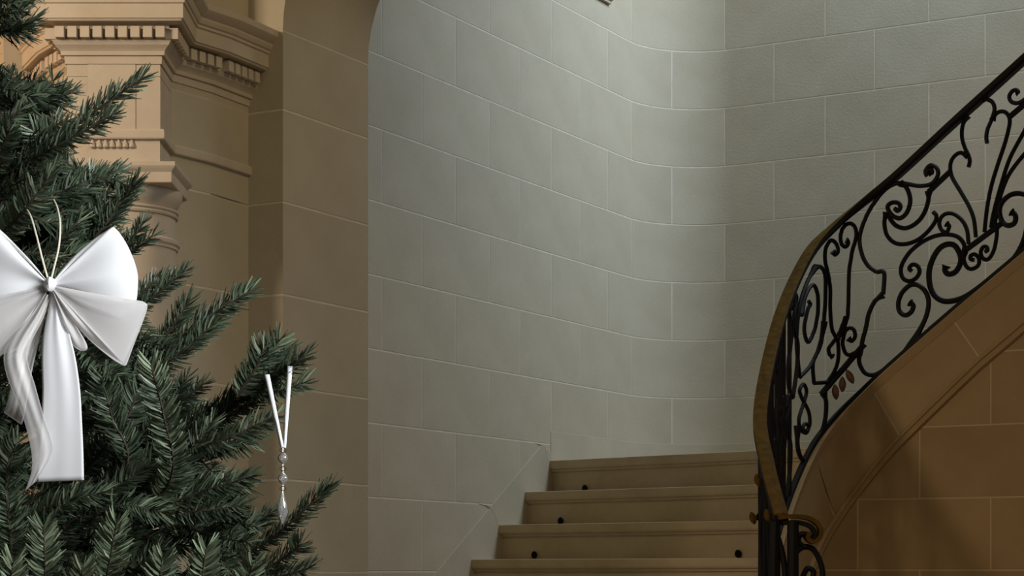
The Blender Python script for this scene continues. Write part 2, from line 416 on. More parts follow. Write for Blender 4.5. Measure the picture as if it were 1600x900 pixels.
z6([(750, 602), (702, 640), (666, 712), (650, 790), (628, 875), (615, 960)], 0.009)
z6([(768, 120), (756, 180), (770, 250), (812, 295), (870, 306), (940, 286), (1002, 240), (1050, 180), (1060, 140), (1042, 116)], 0.0085)
z6([(1120, 186), (1136, 200), (1122, 235), (1095, 226), (1078, 190), (1088, 150), (1122, 126), (1168, 132), (1212, 168), (1240, 222), (1250, 305)], 0.008)
z6([(1228, 350), (1220, 302), (1186, 263), (1130, 249), (1060, 256), (982, 290), (912, 345), (866, 410), (852, 462), (866, 506), (902, 522), (942, 504), (962, 466), (948, 432), (918, 426), (902, 448), (916, 464)], 0.0085)
z6([(1118, 432), (1110, 460), (1132, 481), (1172, 468), (1200, 420), (1200, 372), (1172, 318), (1130, 305), (1080, 330), (1040, 392), (1018, 470), (1026, 560), (1058, 616), (1112, 641), (1182, 632), (1255, 598), (1380, 505), (1500, 405), (1560, 315), (1590, 220), (1600, 130)], 0.011)
z6([(1222, 348), (1440, 186)], 0.011, name='bar')
z5([(1640, 340), (1575, 470), (1490, 630), (1432, 810), (1395, 950), (1380, 1035)])
z5([(1660, 520), (1575, 605), (1485, 725), (1435, 850), (1412, 950), (1402, 1025)])
z6([(1500, 118), (1518, 130), (1526, 155), (1515, 185), (1480, 196), (1446, 172), (1430, 112), (1446, 60), (1490, 20), (1545, 8), (1620, 30)], 0.010)
z6([(1412, 192), (1414, 250), (1398, 338), (1366, 392), (1335, 390), (1320, 358), (1332, 324), (1354, 322), (1360, 342), (1344, 350)])
z6([(1226, 352), (1222, 400), (1240, 440), (1270, 451), (1305, 430), (1310, 392), (1286, 365), (1262, 374), (1262, 394), (1282, 398)])
z6([(905, 648), (926, 666), (914, 702), (880, 722), (846, 700), (838, 650), (860, 590), (910, 545), (960, 550), (1000, 590), (1016, 650), (1000, 732), (960, 812), (895, 905), (850, 970), (790, 1030)], 0.0095)
z6([(533, 284), (546, 296), (528, 322), (504, 300), (500, 250), (522, 200), (556, 185), (584, 206), (592, 260), (568, 350), (552, 450), (548, 560), (545, 680), (530, 770), (482, 868)], 0.008)
z6([(455, 350), (468, 368), (487, 345), (472, 298), (442, 285), (414, 330), (410, 400), (425, 470), (440, 560), (440, 680), (450, 800), (480, 862)], 0.008)
z6([(590, 275), (615, 275)], 0.008, name='collar')
z7([(545, 108), (566, 124), (586, 90), (570, 50), (536, 55), (516, 100), (516, 165), (545, 205), (600, 185)], 0.008)
z7([(636, 148), (615, 170), (390, 432)], 0.012, name='bar')
z7([(612, 178), (610, 250), (640, 308), (690, 323), (742, 300), (800, 255), (870, 195), (940, 110), (985, 20)], 0.009)
z7([(455, 215), (438, 205), (430, 170), (450, 140), (480, 112), (490, 200), (470, 290), (425, 362)], 0.008)
z7([(480, 112), (500, 60), (530, -20)], 0.008)
z7([(404, 10), (382, 150), (340, 250), (345, 370)], 0.008)
z7([(345, 370), (445, 364)], 0.008, name='bar')
z7([(400, 432), (415, 480), (410, 580), (382, 680), (345, 750)], 0.009)
z7([(300, 655), (280, 640), (292, 610), (316, 622), (300, 662), (268, 640), (258, 580), (285, 490), (302, 420), (285, 376), (262, 412), (276, 460), (312, 530), (322, 600), (312, 640)], 0.0075)
z7([(250, 620), (250, 740), (272, 810), (302, 820), (338, 780)], 0.009)
z6([(352, 442), (386, 440), (410, 490), (412, 600), (405, 720), (380, 890), (330, 1010), (265, 1085)], 0.008)
z6([(352, 442), (305, 530), (268, 640), (250, 760), (245, 900), (262, 1085)], 0.008)
z6([(268, 720), (300, 600), (340, 545), (366, 600), (366, 720), (345, 820), (310, 880), (290, 800), (310, 690), (325, 660), (315, 640)], 0.008)
# the panel is symmetrical: its other half runs on up the flight
S_C, S_R = s_in(1532), s_in(1606)
for sv, r_, nm in list(TRACED):
    run = []
    for q in [(2*S_C-a, h) for a, h in sv]+[(-1, 0)]:
        if S_R < q[0] < inner.L-0.03: run.append(q)
        else:
            if len(run) > 3:
                V, Fc = tube_mesh([on_rail(a, zbase(a)+min(max(h, 0.0), 0.98)*(zhand(a)-zbase(a))) for a, h in run], r_, 7); obj(nm, V, Fc, M_IRON, rail, smooth=True)
            run = []
# lower run, close behind the newel: uprights and scrolls drawn along the railing itself
def rail_pts(uv): return [on_rail(s, zbase(s)+0.02+h*(zhand(s)-zbase(s)-0.04)) for s, h in uv]
def bar_sv(uv, r=0.009, name='scroll'):
    q = catmull(rail_pts(uv), 6) if len(uv) > 2 else [np.array(a) for a in rail_pts(uv)]
    V, Fc = tube_mesh([tuple(a) for a in q], r, 7); return obj(name, V, Fc, M_IRON, rail, smooth=True)
s_end = s_in(1238)
for s0 in (s_start+0.06, s_start+0.34, s_start+0.62, s_start+0.90):
    if s0+0.25 > s_end+0.1: break
    bar_sv([(s0, 0), (s0, 1)], 0.010, 'upright')
    bar_sv([(s0+0.25, 0), (s0+0.25, 1)], 0.010, 'upright')
    for mir in (1, -1):
        c = s0+0.125
        bar_sv([(c, 0.04), (c+mir*0.07, 0.12), (c+mir*0.095, 0.25), (c+mir*0.03, 0.42), (c+mir*0.01, 0.55), (c+mir*0.06, 0.72), (c+mir*0.09, 0.85), (c+mir*0.06, 0.94), (c+mir*0.02, 0.9), (c+mir*0.03, 0.83), (c+mir*0.05, 0.85)], 0.009)
        bar_sv([(c, 0.42), (c+mir*0.05, 0.34), (c+mir*0.05, 0.24), (c+mir*0.015, 0.22), (c+mir*0.015, 0.28)], 0.008)
for px_, r_ in ((1204, 0.012), (1213, 0.012), (1222, 0.013), (1231, 0.013), (1241, 0.010)):
    s0 = s_in(px_); bar_sv([(s0, 0), (s0, 1)], r_, 'upright')
for px_, h0 in ((1208, 0.1), (1218, 0.05), (1227, 0.1), (1236, 0.02), (1246, 0.45)):
    c = s_in(px_)
    for mir in (1, -1):
        bar_sv([(c, h0), (c+mir*0.05, h0+0.1), (c+mir*0.06, h0+0.22), (c+mir*0.02, h0+0.32), (c+mir*0.015, h0+0.40), (c+mir*0.045, h0+0.46), (c+mir*0.03, h0+0.50), (c+mir*0.01, h0+0.46)], 0.010)
# volute ending the handrail and the newel below it
s0p = on_rail(s_start, zhand(s_start)+0.008)
d0 = s0p[1]
def strap(pts, depth, wid, th, m, name):
    q = catmull(pts, 8); V = []; Fc = []; n = len(q)
    for i in range(n):
        t = q[min(i+1, n-1)]-q[max(i-1, 0)]; t = t/np.linalg.norm(t); nrm = np.array([-t[1], t[0]])
        for e in (1, -1):
            for f in (1, -1):
                x, y = q[i]+nrm*e*th*F/depth/2
                p = pt(x, y, depth); V.append((p.x, p.y+f*wid/2, p.z))
    for i in range(n-1):
        a = i*4; b = a+4
        for k0, k1 in ((0, 1), (1, 3), (3, 2), (2, 0)): Fc.append((a+k0, a+k1, b+k1, b+k0))
    Fc += [(0, 2, 3, 1), ((n-1)*4, (n-1)*4+1, (n-1)*4+3, (n-1)*4+2)]
    return obj(name, V, Fc, m, rail)
px0 = HX+F*s0p[0]/d0; py0 = HY-F*(s0p[2]-EYE)/d0
strap([(px0-6, py0+2), (px0+18, py0), (px0+42, py0+3), (px0+58, py0+14), (px0+60, py0+30), (px0+50, py0+40), (px0+40, py0+34), (px0+44, py0+25)], d0, 0.058, 0.016, M_BRASS, 'volute')
strap([(px0+2, py0+11), (px0+22, py0+9), (px0+42, py0+14), (px0+50, py0+22), (px0+50, py0+32), (px0+42, py0+33)], d0, 0.044, 0.016, M_IRON, 'volute_core')
def nb(pts, r, name='newel_scroll', dd=0.0):
    q = catmull([tuple(pt(px0+x, py0+y, d0+dd)) for x, y in pts], 6); V, Fc = tube_mesh([tuple(a) for a in q], r, 8); return obj(name, V, Fc, M_IRON, rail, smooth=True)
nb([(-10, 8), (-12, 120), (-12, 330)], 0.020, 'newel_post')
nb([(18, 8), (18, 120), (18, 330)], 0.022, 'newel_post', -0.03)
nb([(18, 60), (34, 48), (50, 52), (62, 75), (64, 100), (54, 122), (38, 122), (32, 102), (40, 82), (50, 86), (48, 100)], 0.011)
nb([(20, 180), (44, 150), (60, 170), (62, 210), (44, 240), (22, 250)], 0.011)
nb([(-10, 20), (2, 60), (6, 100), (2, 150), (-8, 200)], 0.012)
nb([(40, 34), (36, 28), (28, 30), (26, 40), (34, 48)], 0.012)
# bronze leaf ornaments
def leaf(c, w_, h_, tilt, m=M_GILT, name='leaf_ornament'):
    V = []; Fc = []
    for i in range(9):
        u = i/8; r = w_*math.sin(math.pi*u)**0.7
        for k in range(8):
            a = 2*math.pi*k/8; x = r*math.cos(a); y = r*0.45*math.sin(a); z = h_*(0.5-u)
            V.append((c[0]+x*math.cos(tilt)-z*math.sin(tilt), c[1]+y, c[2]+x*math.sin(tilt)+z*math.cos(tilt)))
    for i in range(8):
        for k in range(8): a = i*8+k; b = i*8+(k+1) % 8; Fc.append((a, b, b+8, a+8))
    return obj(name, V, Fc, m, rail, smooth=True)
for x, y, t in ((1309, 612, 0.1), (1319, 600, 0.0), (1330, 588, 0.45)):
    s = s_in(x); p, n = inner.at(s); leaf((p[0]+n[0]*-0.02, p[1]+n[1]*-0.02, EYE+(HY-y)/F*p[1]), 0.017, 0.075, t)
for s, hgt in ((S_TAN-0.05, 0.62), (S_TAN+0.25, 0.80), (S_TAN+0.32, 0.72), (S_TAN-0.2, 0.9), (s_start+0.1, 0.93)):
    q = on_rail(s, zbase(s)+hgt*(zhand(s)-zbase(s)), OFF-0.03); leaf(q, 0.015, 0.055, 0.3, M_BRASS)

# ------------------------------------------------------------------ pier, arch jamb and entablature on the left
ZF = 6.40
D_ = np.array([-0.928, 6.983]); E_ = np.array([-0.798, 6.91]); F_ = np.array([-0.536, 7.378])
B_ = np.array([-1.146, 6.607]); C_ = np.array([-1.030, 6.775])
XM = -1.284         # pier axis
def mirror(p): return np.array([2*XM-p[0], p[1]])
def back_off(p): return p
pierpath = Path([mirror(F_), mirror(E_), mirror(D_), mirror(C_), mirror(B_), B_, C_, D_, E_, F_])
SP = pierpath.s
ZSPR = EYE+1.89; RA = 0.55
wall_left = obj('wall_left', *sweep(pierpath, 0, pierpath.L, [(-0.12, 0.0), (0, 0.0), (0, ZSPR), (-0.12, ZSPR)]), M_MORTAR); wall_left['kind'] = 'structure'
for k in range(-5, 6):
    z0, z1 = Z0+k*C-0.004, Z0+(k+1)*C-0.004
    z1 = min(z1, ZSPR)
    for a, b in ((SP[0], SP[2]), (SP[2], SP[4]), (SP[4], SP[5]), (SP[5], SP[7]), (SP[7], SP[9])):
        j = 0.0005 if True else 0
        V, Fc = sweep(pierpath, a+j, b-j, [(-0.05, z0+JW/2), (0.0005, z0+JW/2), (0.0012, z0+JW/2+0.0006), (0.0012, z1-JW/2-0.0006), (0.0005, z1-JW/2), (-0.05, z1-JW/2)])
        obj('stone_block', V, Fc, M_STONE, wall_left)
# upper wall above the springing: rounded-shoulder arches over the jambs, wall thickness E-F
def arch_wall(E, Fp, du, name):
    """wall over an opening that starts at the jamb E-F and runs along du; the head curves off the jamb"""
    dep = Fp-E; W = 3.3; top = EYE+3.4
    pr = [(-0.155, ZSPR), (0.0, ZSPR)]
    pr += [(RA*(1-math.cos(a)), ZSPR+RA*math.sin(a)) for a in np.linspace(0.12, math.pi/2, 12)]
    pr += [(W-RA*(1-math.cos(a)), ZSPR+RA*math.sin(a)) for a in np.linspace(math.pi/2, 0.0, 12)]
    pr += [(W, 0.0), (W+0.6, 0.0), (W+0.6, top), (-0.155, top)]
    V = []; n = len(pr)
    for e in (0.0, 1.0):
        for u, z in pr: p = E+du*u+dep*e; V.append((p[0], p[1], z))
    Fc = [tuple(range(n)), tuple(2*n-1-i for i in range(n))]+[(i, i+n, (i+1) % n+n, (i+1) % n) for i in range(n)]
    return V, Fc
o = obj('wall_front', *arch_wall(E_, F_, DR, 'wall_front'), M_STONE); o['kind'] = 'structure'
up = obj('wall_upper', *sweep(pierpath, SP[2], SP[7], [(-0.12, ZSPR), (0.003, ZSPR), (0.003, EYE+3.4), (-0.12, EYE+3.4)]), M_STONE); up['kind'] = 'structure'
o = obj('wall_side', *sweep(pierpath, SP[0], SP[2], [(-0.12, ZSPR), (0.003, ZSPR), (0.003, EYE+3.4), (-0.12, EYE+3.4)]), M_STONE); o['kind'] = 'structure'
# warm wall of the next room behind the left arch
o = obj('wall_far', *box(-6.0, -1.9, 8.3, 8.5, 0, EYE+3.4), M_STONE); o['kind'] = 'structure'

ent = empty('entablature', (XM, 6.5, EYE+1.2), 'carved stone entablature with a dentil cornice wrapping the pier over the column', 'entablature')
XA0, XA1 = (105-800)/F*ZF, (250-800)/F*ZF
AX = (XA0+XA1)/2; HW = (XA1-XA0)/2
entpath = Path([mirror(D_), mirror(C_), (AX-HW+0.002, 6.62), (AX-HW, ZF), (AX+HW, ZF), (AX+HW-0.002, 6.62), C_, D_])
SE = entpath.s; EL = entpath.L
SC = F/ZF
def zy(y): return EYE+(HY-y)/SC
def ent_sweep(name, prof, m=M_CARVED):
    return obj(name, *sweep(entpath, 0, EL, [(-0.03, prof[0][1])]+prof+[(-0.03, prof[-1][1])]), m, ent)
ent_sweep('cornice', [(0.055, zy(44)), (0.080, zy(43)), (0.084, zy(40)), (0.088, zy(39.5)), (0.088, zy(18)), (0.094, zy(16)), (0.094, zy(12)), (0.100, zy(10)), (0.106, zy(4)), (0.106, zy(1)), (0.115, zy(-2)), (0.130, zy(-10)), (0.130, zy(-20)), (0.0, zy(-24))])
ent_sweep('dentil_band', [(0.0, zy(67)), (0.030, zy(67)), (0.036, zy(44)), (0.0, zy(44))])
ent_sweep('bed_moulding', [(0.006, zy(89)), (0.016, zy(88)), (0.018, zy(82)), (0.024, zy(78)), (0.034, zy(74)), (0.038, zy(70)), (0.042, zy(67)), (0.0, zy(66))])
ent_sweep('fascia', [(0.0, zy(101)), (0.006, zy(100.5)), (0.008, zy(89)), (0.0, zy(88.5))])
ent_sweep('architrave', [(0.0, zy(203.5)), (0.001, zy(203)), (0.001, zy(120.6)), (-0.002, zy(120.3)), (-0.002, zy(119.6)), (0.001, zy(119.3)), (0.001, zy(101)), (0.0, zy(100.8))])
ent_sweep('taenia_band', [(0.0, zy(219)), (0.014, zy(218)), (0.016, zy(216)), (0.016, zy(206)), (0.013, zy(203)), (0.0, zy(202))])
ent_sweep('lower_block', [(0.0, zy(270)), (0.0, zy(218))])
# raised middle panel on the front
xa, xb = (137-800)/F*ZF, (212-800)/F*ZF
obj('panel', *box(xa, xb, ZF-0.004, ZF+0.02, zy(203), zy(101)), M_CARVED, ent)
# dentils along every run of the path
dw, pitch = 0.0285, 0.0402
for i in range(len(SE)-1):
    a, b = SE[i], SE[i+1]
    pa, pb = np.array(entpath.p[i])+np.array(entpath.n[i])*0.052, np.array(entpath.p[i+1])+np.array(entpath.n[i+1])*0.052
    Ls = float(np.linalg.norm(pb-pa)); d = (pb-pa)/Ls; nn = np.array([d[1], -d[0]])
    if float(d.dot(np.array(entpath.p[i+1])-np.array(entpath.p[i]))) < 0: continue
    n = max(1, int((Ls-0.01)/pitch)); st0 = (Ls-(n-1)*pitch)/2
    for k in range(n):
        c = pa+d*(st0+k*pitch)
        V = []
        for z in (zy(66), zy(49)):
            for e, f in ((-1, 0.012), (1, 0.012), (1, -0.03), (-1, -0.03)):
                q = c+d*e*dw/2+nn*f; V.append((q[0], q[1], z))
        obj('dentil', V, [(3, 2, 1, 0), (4, 5, 6, 7), (0, 1, 5, 4), (1, 2, 6, 5), (2, 3, 7, 6), (3, 0, 4, 7)], M_CARVED, ent)
# guttae under the band
for k in range(7):
    x = (145+k*10.2-800)/F*ZF
    obj('gutta', *lathe((x, ZF-0.004), [(0.004, zy(219)), (0.006, zy(222)), (0.0095, zy(228)), (0.0095, zy(230)), (0.006, zy(231.5))], 10), M_CARVED, ent, smooth=True)

# column under the entablature
cx, cy = AX+0.004, ZF+HW+0.005
colm = empty('column', (cx, cy, 0), 'pale stone column with moulded capital behind the fir tree', 'column')
def zc_(y): return EYE+(HY-y)/F*(cy-0.05)
def sq(h0, h1, y0, y1):
    V = [(cx+sx*h, cy+sy*h, zc_(y)) for h, y in ((h0, y0), (h1, y1)) for sx, sy in ((-1, -1), (1, -1), (1, 1), (-1, 1))]
    return V, [(3, 2, 1, 0), (4, 5, 6, 7), (0, 1, 5, 4), (1, 2, 6, 5), (2, 3, 7, 6), (3, 0, 4, 7)]
def sqstack(lv):
    V = []; Fc = []
    for h, y in lv: V += [(cx+sx*h, cy+sy*h, zc_(y)) for sx, sy in ((-1, -1), (1, -1), (1, 1), (-1, 1))]
    for i in range(len(lv)-1):
        for k in range(4): a = i*4+k; b = i*4+(k+1) % 4; Fc.append((a, b, b+4, a+4))
    Fc += [(3, 2, 1, 0), tuple(len(V)-4+k for k in range(4))]
    return V, Fc
obj('abacus', *sqstack([(0.186, 298), (0.188, 297), (0.188, 282), (0.192, 279), (0.200, 275), (0.202, 273), (0.202, 267), (0.150, 264)]), M_CARVED, colm)
obj('echinus', *lathe((cx, cy), [(0.160, zc_(330)), (0.166, zc_(326)), (0.180, zc_(316)), (0.190, zc_(306)), (0.190, zc_(297.5))], 56), M_CARVED, colm, smooth=True)
obj('capital_ring', *lathe((cx, cy), [(0.160, zc_(340)), (0.175, zc_(338)), (0.177, zc_(335)), (0.172, zc_(332.5)), (0.178, zc_(330)), (0.178, zc_(327)), (0.160, zc_(325))], 56), M_CARVED, colm, smooth=True)
obj('necking', *lathe((cx, cy), [(0.1695, zc_(378)), (0.168, zc_(336))], 56), M_CARVED, colm, smooth=True)
obj('astragal', *lathe((cx, cy), [(0.165, zc_(390)), (0.176, zc_(388)), (0.176, zc_(384)), (0.182, zc_(381)), (0.182, zc_(376)), (0.176, zc_(373)), (0.165, zc_(371))], 56), M_CARVED, colm, smooth=True)
obj('shaft', *lathe((cx, cy), [(0.195, 0.18), (0.194, 0.8), (0.186, 1.6), (0.171, zc_(388))], 56), M_CARVED, colm, smooth=True)
obj('base', *lathe((cx, cy), [(0.25, 0.0), (0.25, 0.06), (0.235, 0.07), (0.24, 0.1), (0.215, 0.13), (0.22, 0.16), (0.196, 0.2)], 56), M_CARVED, colm, smooth=True)

# ------------------------------------------------------------------ fir tree
TX, TY = (-40-800)/F*3.28, 3.28
tree = empty('fir_tree', (TX, TY, 0), 'dark green fir tree hung with a white bow and crystal drop', 'christmas tree')
V, Fc = tube_mesh([(TX, TY, 0), (TX+0.01, TY, 0.8), (TX, TY, 1.6), (TX, TY, 2.4), (TX, TY, EYE+1.42)], [0.05, 0.044, 0.034, 0.018, 0.004], 10)
obj('trunk', V, Fc, M_BARK, tree, smooth=True)
def needle_arrays(pts, dens, nlen, flat=0.7, light=0.25, alpha0=54):
    """flat blades along a shoot, pointing forward, fuller on the sides and the top"""
    P = np.array(pts, float); seg = np.linalg.norm(np.diff(P, axis=0), axis=1); cum = np.concatenate([[0], np.cumsum(seg)]); Ltot = cum[-1]
    n = max(12, int(Ltot*dens)); t = ((np.arange(n)+0.5)/n)**0.95
    t[-10:] = 0.985+0.015*RNG.random(10)
    sp = t*Ltot; base = np.stack([np.interp(sp, cum, P[:, i]) for i in range(3)], 1)
    e = 0.01; a = np.clip(sp-e, 0, Ltot); b = np.clip(sp+e, 0, Ltot)
    Tn = np.stack([np.interp(b, cum, P[:, i])-np.interp(a, cum, P[:, i]) for i in range(3)], 1); Tn /= np.linalg.norm(Tn, axis=1)[:, None]
    up = np.where((Tn @ np.array([0, -0.72, 0.69]) > 0.72)[:, None], np.array([0, -0.95, -0.3]), np.array([0, -0.72, 0.69])); Bn = np.cross(Tn, up)   # sprays face up and out to the room; ln = np.linalg.norm(Bn, axis=1); Bn[ln < 1e-3] = (1, 0, 0); Bn /= np.linalg.norm(Bn, axis=1)[:, None]
    Nn = np.cross(Bn, Tn)
    ph = np.where(np.arange(n) % 2, 0.0, np.pi)+RNG.normal(0, 0.38, n)
    wild = RNG.random(n) < 0.30; ph = np.where(wild, RNG.random(n)*2*np.pi, ph)
    c, s = np.cos(ph), np.sin(ph)
    s = np.where(s < 0, s*flat, s)             # underside combed flat
    q = np.sqrt(c*c+s*s); c, s = c/q, s/q
    rad = Bn*c[:, None]+Nn*s[:, None]
    tipf = np.clip((t-0.86)/0.14, 0, 1)
    al = np.radians(alpha0-24*tipf+RNG.normal(0, 4, n))
    d = Tn*np.cos(al)[:, None]+rad*np.sin(al)[:, None]
    L = nlen*(0.75+0.35*RNG.random(n))*(1-0.15*tipf)*np.clip(0.55+t*4, 0, 1)
    wv = Tn-d*np.sum(Tn*d, axis=1)[:, None]; wv /= np.maximum(np.linalg.norm(wv, axis=1), 1e-6)[:, None]
    wv = wv+np.cross(d, wv)*RNG.normal(0, 0.45, n)[:, None]; wv /= np.linalg.norm(wv, axis=1)[:, None]
    W = 0.00135*(0.85+0.3*RNG.random(n))
    mid = base+d*(L*0.55)[:, None]
    d2 = d*0.93+Tn*0.22; d2 /= np.linalg.norm(d2, axis=1)[:, None]
    tip = mid+d2*(L*0.45)[:, None]
    v = np.stack([base-wv*(W*0.5)[:, None], base+wv*(W*0.5)[:, None], mid+wv*W[:, None], mid-wv*W[:, None], tip+wv*(W*0.45)[:, None], tip-wv*(W*0.45)[:, None]], 1)
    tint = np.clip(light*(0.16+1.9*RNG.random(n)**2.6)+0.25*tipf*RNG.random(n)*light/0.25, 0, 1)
    return v, tint
BR = [0]
def branch(shoots, wood, dens=1500, nlen=0.035, light=0.25):
    """wood: list of (points, radius0, radius1); shoots: needle-bearing centre lines"""
    Vw = []; Fw = []
    for pts, r0, r1 in wood:
        n = len(pts); v, f = tube_mesh(pts, list(np.linspace(r0, r1, n)), 5)
        Fw += [tuple(i+len(Vw) for i in g) for g in f]; Vw += v
    o = obj('branch', Vw, Fw, M_BARK, tree, smooth=True)
    vs = []; ts = []
    for pts, ns, li in shoots:
        v, t = needle_arrays(pts, dens, nlen*ns, light=light*li); vs.append(v); ts.append(t)
    v = np.concatenate(vs); t = np.concatenate(ts); n = len(v)
    org = np.array(WLOC[o.name]); co = (v.reshape(-1, 3)-org)
    idx = np.arange(n)*6
    quads = np.stack([np.stack([idx, idx+1, idx+2, idx+3], 1), np.stack([idx+3, idx+2, idx+4, idx+5], 1)], 1).reshape(-1, 4)
    me = bpy.data.meshes.new('needles'); me.vertices.add(n*6); me.vertices.foreach_set('co', co.ravel())
    me.loops.add(quads.size); me.loops.foreach_set('vertex_index', quads.ravel().astype(np.int32))
    me.polygons.add(len(quads)); me.polygons.foreach_set('loop_start', np.arange(0, quads.size, 4, dtype=np.int32))
    me.update(); me.validate()
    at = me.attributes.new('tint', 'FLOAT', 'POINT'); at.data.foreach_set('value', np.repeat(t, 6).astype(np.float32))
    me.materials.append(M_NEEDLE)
    no = bpy.data.objects.new('needles', me); COL.objects.link(no); no.parent = o; no['kind'] = 'stuff'; WLOC[no.name] = Vector(org)
    BR[0] += n
    return o
def pline(*q, n=6): return [tuple(a) for a in catmull([tuple(pt(*p)) for p in q], n)]
def hero(main, sides=(), ns=1.0, light=1.0, root=None, dens=1500):
    """main: list of (px,py,depth) from inside the crown to the tip; the wood runs back to the trunk"""
    m = pline(*main); p0 = Vector(m[0])
    r = root if root else (TX, TY, p0.z-0.06)
    wood = [([r, tuple((Vector(r)+p0)/2+Vector((0, 0, -0.012))), tuple(p0)], 0.007, 0.0045), (m, 0.0028, 0.0013)]
    sh = [(m, ns, light)]
    for sd in sides:
        q = pline(*sd[0]) if isinstance(sd, tuple) and isinstance(sd[0], (list, tuple)) and isinstance(sd[0][0], (list, tuple)) else pline(*sd)
        wood.append((q, 0.003, 0.0013)); sh.append((q, ns*0.95, light))
    branch(sh, wood, dens=dens)
# shoots that make the outline on the right
hero([(-20, 290, 3.1), (60, 240, 3.08), (140, 180, 3.06), (222, 122, 3.05)], [[(20, 265, 3.05), (95, 225, 3.0), (178, 178, 2.98)], [(40, 250, 3.1), (70, 205, 3.12), (100, 190, 3.14)]], light=0.9)
hero([(60, 300, 3.12), (120, 285, 3.1), (170, 278, 3.09), (206, 296, 3.08)], [[(110, 287, 3.1), (150, 272, 3.12), (192, 266, 3.14)]], ns=0.85, light=0.7)
hero([(90, 420, 3.1), (150, 370, 3.08), (190, 315, 3.07), (212, 285, 3.06)], [], light=0.8)
hero([(150, 440, 3.16), (195, 390, 3.15), (224, 348, 3.14)], [[(200, 400, 3.15), (222, 380, 3.14), (238, 368, 3.14)]], ns=0.8, light=0.55)
hero([(140, 530, 3.12), (225, 475, 3.1), (288, 424, 3.09)], [[(190, 490, 3.15), (232, 448, 3.16), (262, 432, 3.17)]], ns=0.8, light=0.7)
hero([(150, 600, 3.12), (240, 555, 3.1), (310, 505, 3.08), (390, 455, 3.07)], [[(225, 565, 3.1), (262, 520, 3.08), (296, 470, 3.07)], [(260, 545, 3.14), (300, 530, 3.16), (345, 495, 3.17)], [(200, 590, 3.02), (270, 560, 3.0), (330, 510, 2.99)]], light=0.75)
hero([(200, 740, 3.1), (300, 665, 3.06), (390, 600, 3.03), (448, 545, 3.02)], [[(300, 668, 3.06), (380, 640, 3.02), (430, 590, 3.0)], [(340, 640, 3.05), (415, 590, 2.98), (462, 565, 2.94)], [(260, 700, 3.02), (340, 690, 2.96), (430, 650, 2.94)], [(240, 715, 3.1), (300, 700, 3.08), (400, 690, 3.05)]], light=1.0)
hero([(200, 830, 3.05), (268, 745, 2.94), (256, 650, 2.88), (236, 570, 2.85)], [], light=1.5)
hero([(330, 660, 3.05), (395, 600, 3.0), (420, 560, 2.98), (436, 532, 2.97)], [[(395, 605, 3.0), (440, 585, 2.95), (476, 556, 2.93)], [(390, 615, 2.99), (440, 610, 2.96), (474, 598, 2.95)], [(370, 620, 2.99), (400, 575, 2.97), (412, 545, 2.96)]], ns=1.0, light=1.1)
hero([(200, 700, 3.12), (260, 640, 3.1), (292, 590, 3.09)], [[(250, 655, 3.1), (285, 625, 3.1), (318, 600, 3.1)]], ns=0.8, light=0.6)
hero([(120, 850, 3.1), (220, 805, 3.02), (310, 770, 2.98), (392, 745, 2.95)], [[(230, 800, 3.02), (300, 800, 2.98), (380, 790, 2.95)], [(250, 795, 3.05), (320, 755, 3.06), (385, 760, 3.05)]], light=0.9)
hero([(280, 900, 3.1), (390, 862, 3.04), (450, 820, 3.0), (516, 758, 2.97)], [[(300, 890, 3.08), (380, 830, 3.06), (425, 800, 3.05)]], ns=0.95, light=0.55)
hero([(330, 960, 3.05), (400, 900, 3.0), (450, 868, 2.97), (470, 850, 2.95)], [[(400, 905, 3.0), (440, 900, 2.96), (482, 888, 2.93)]], light=0.9)
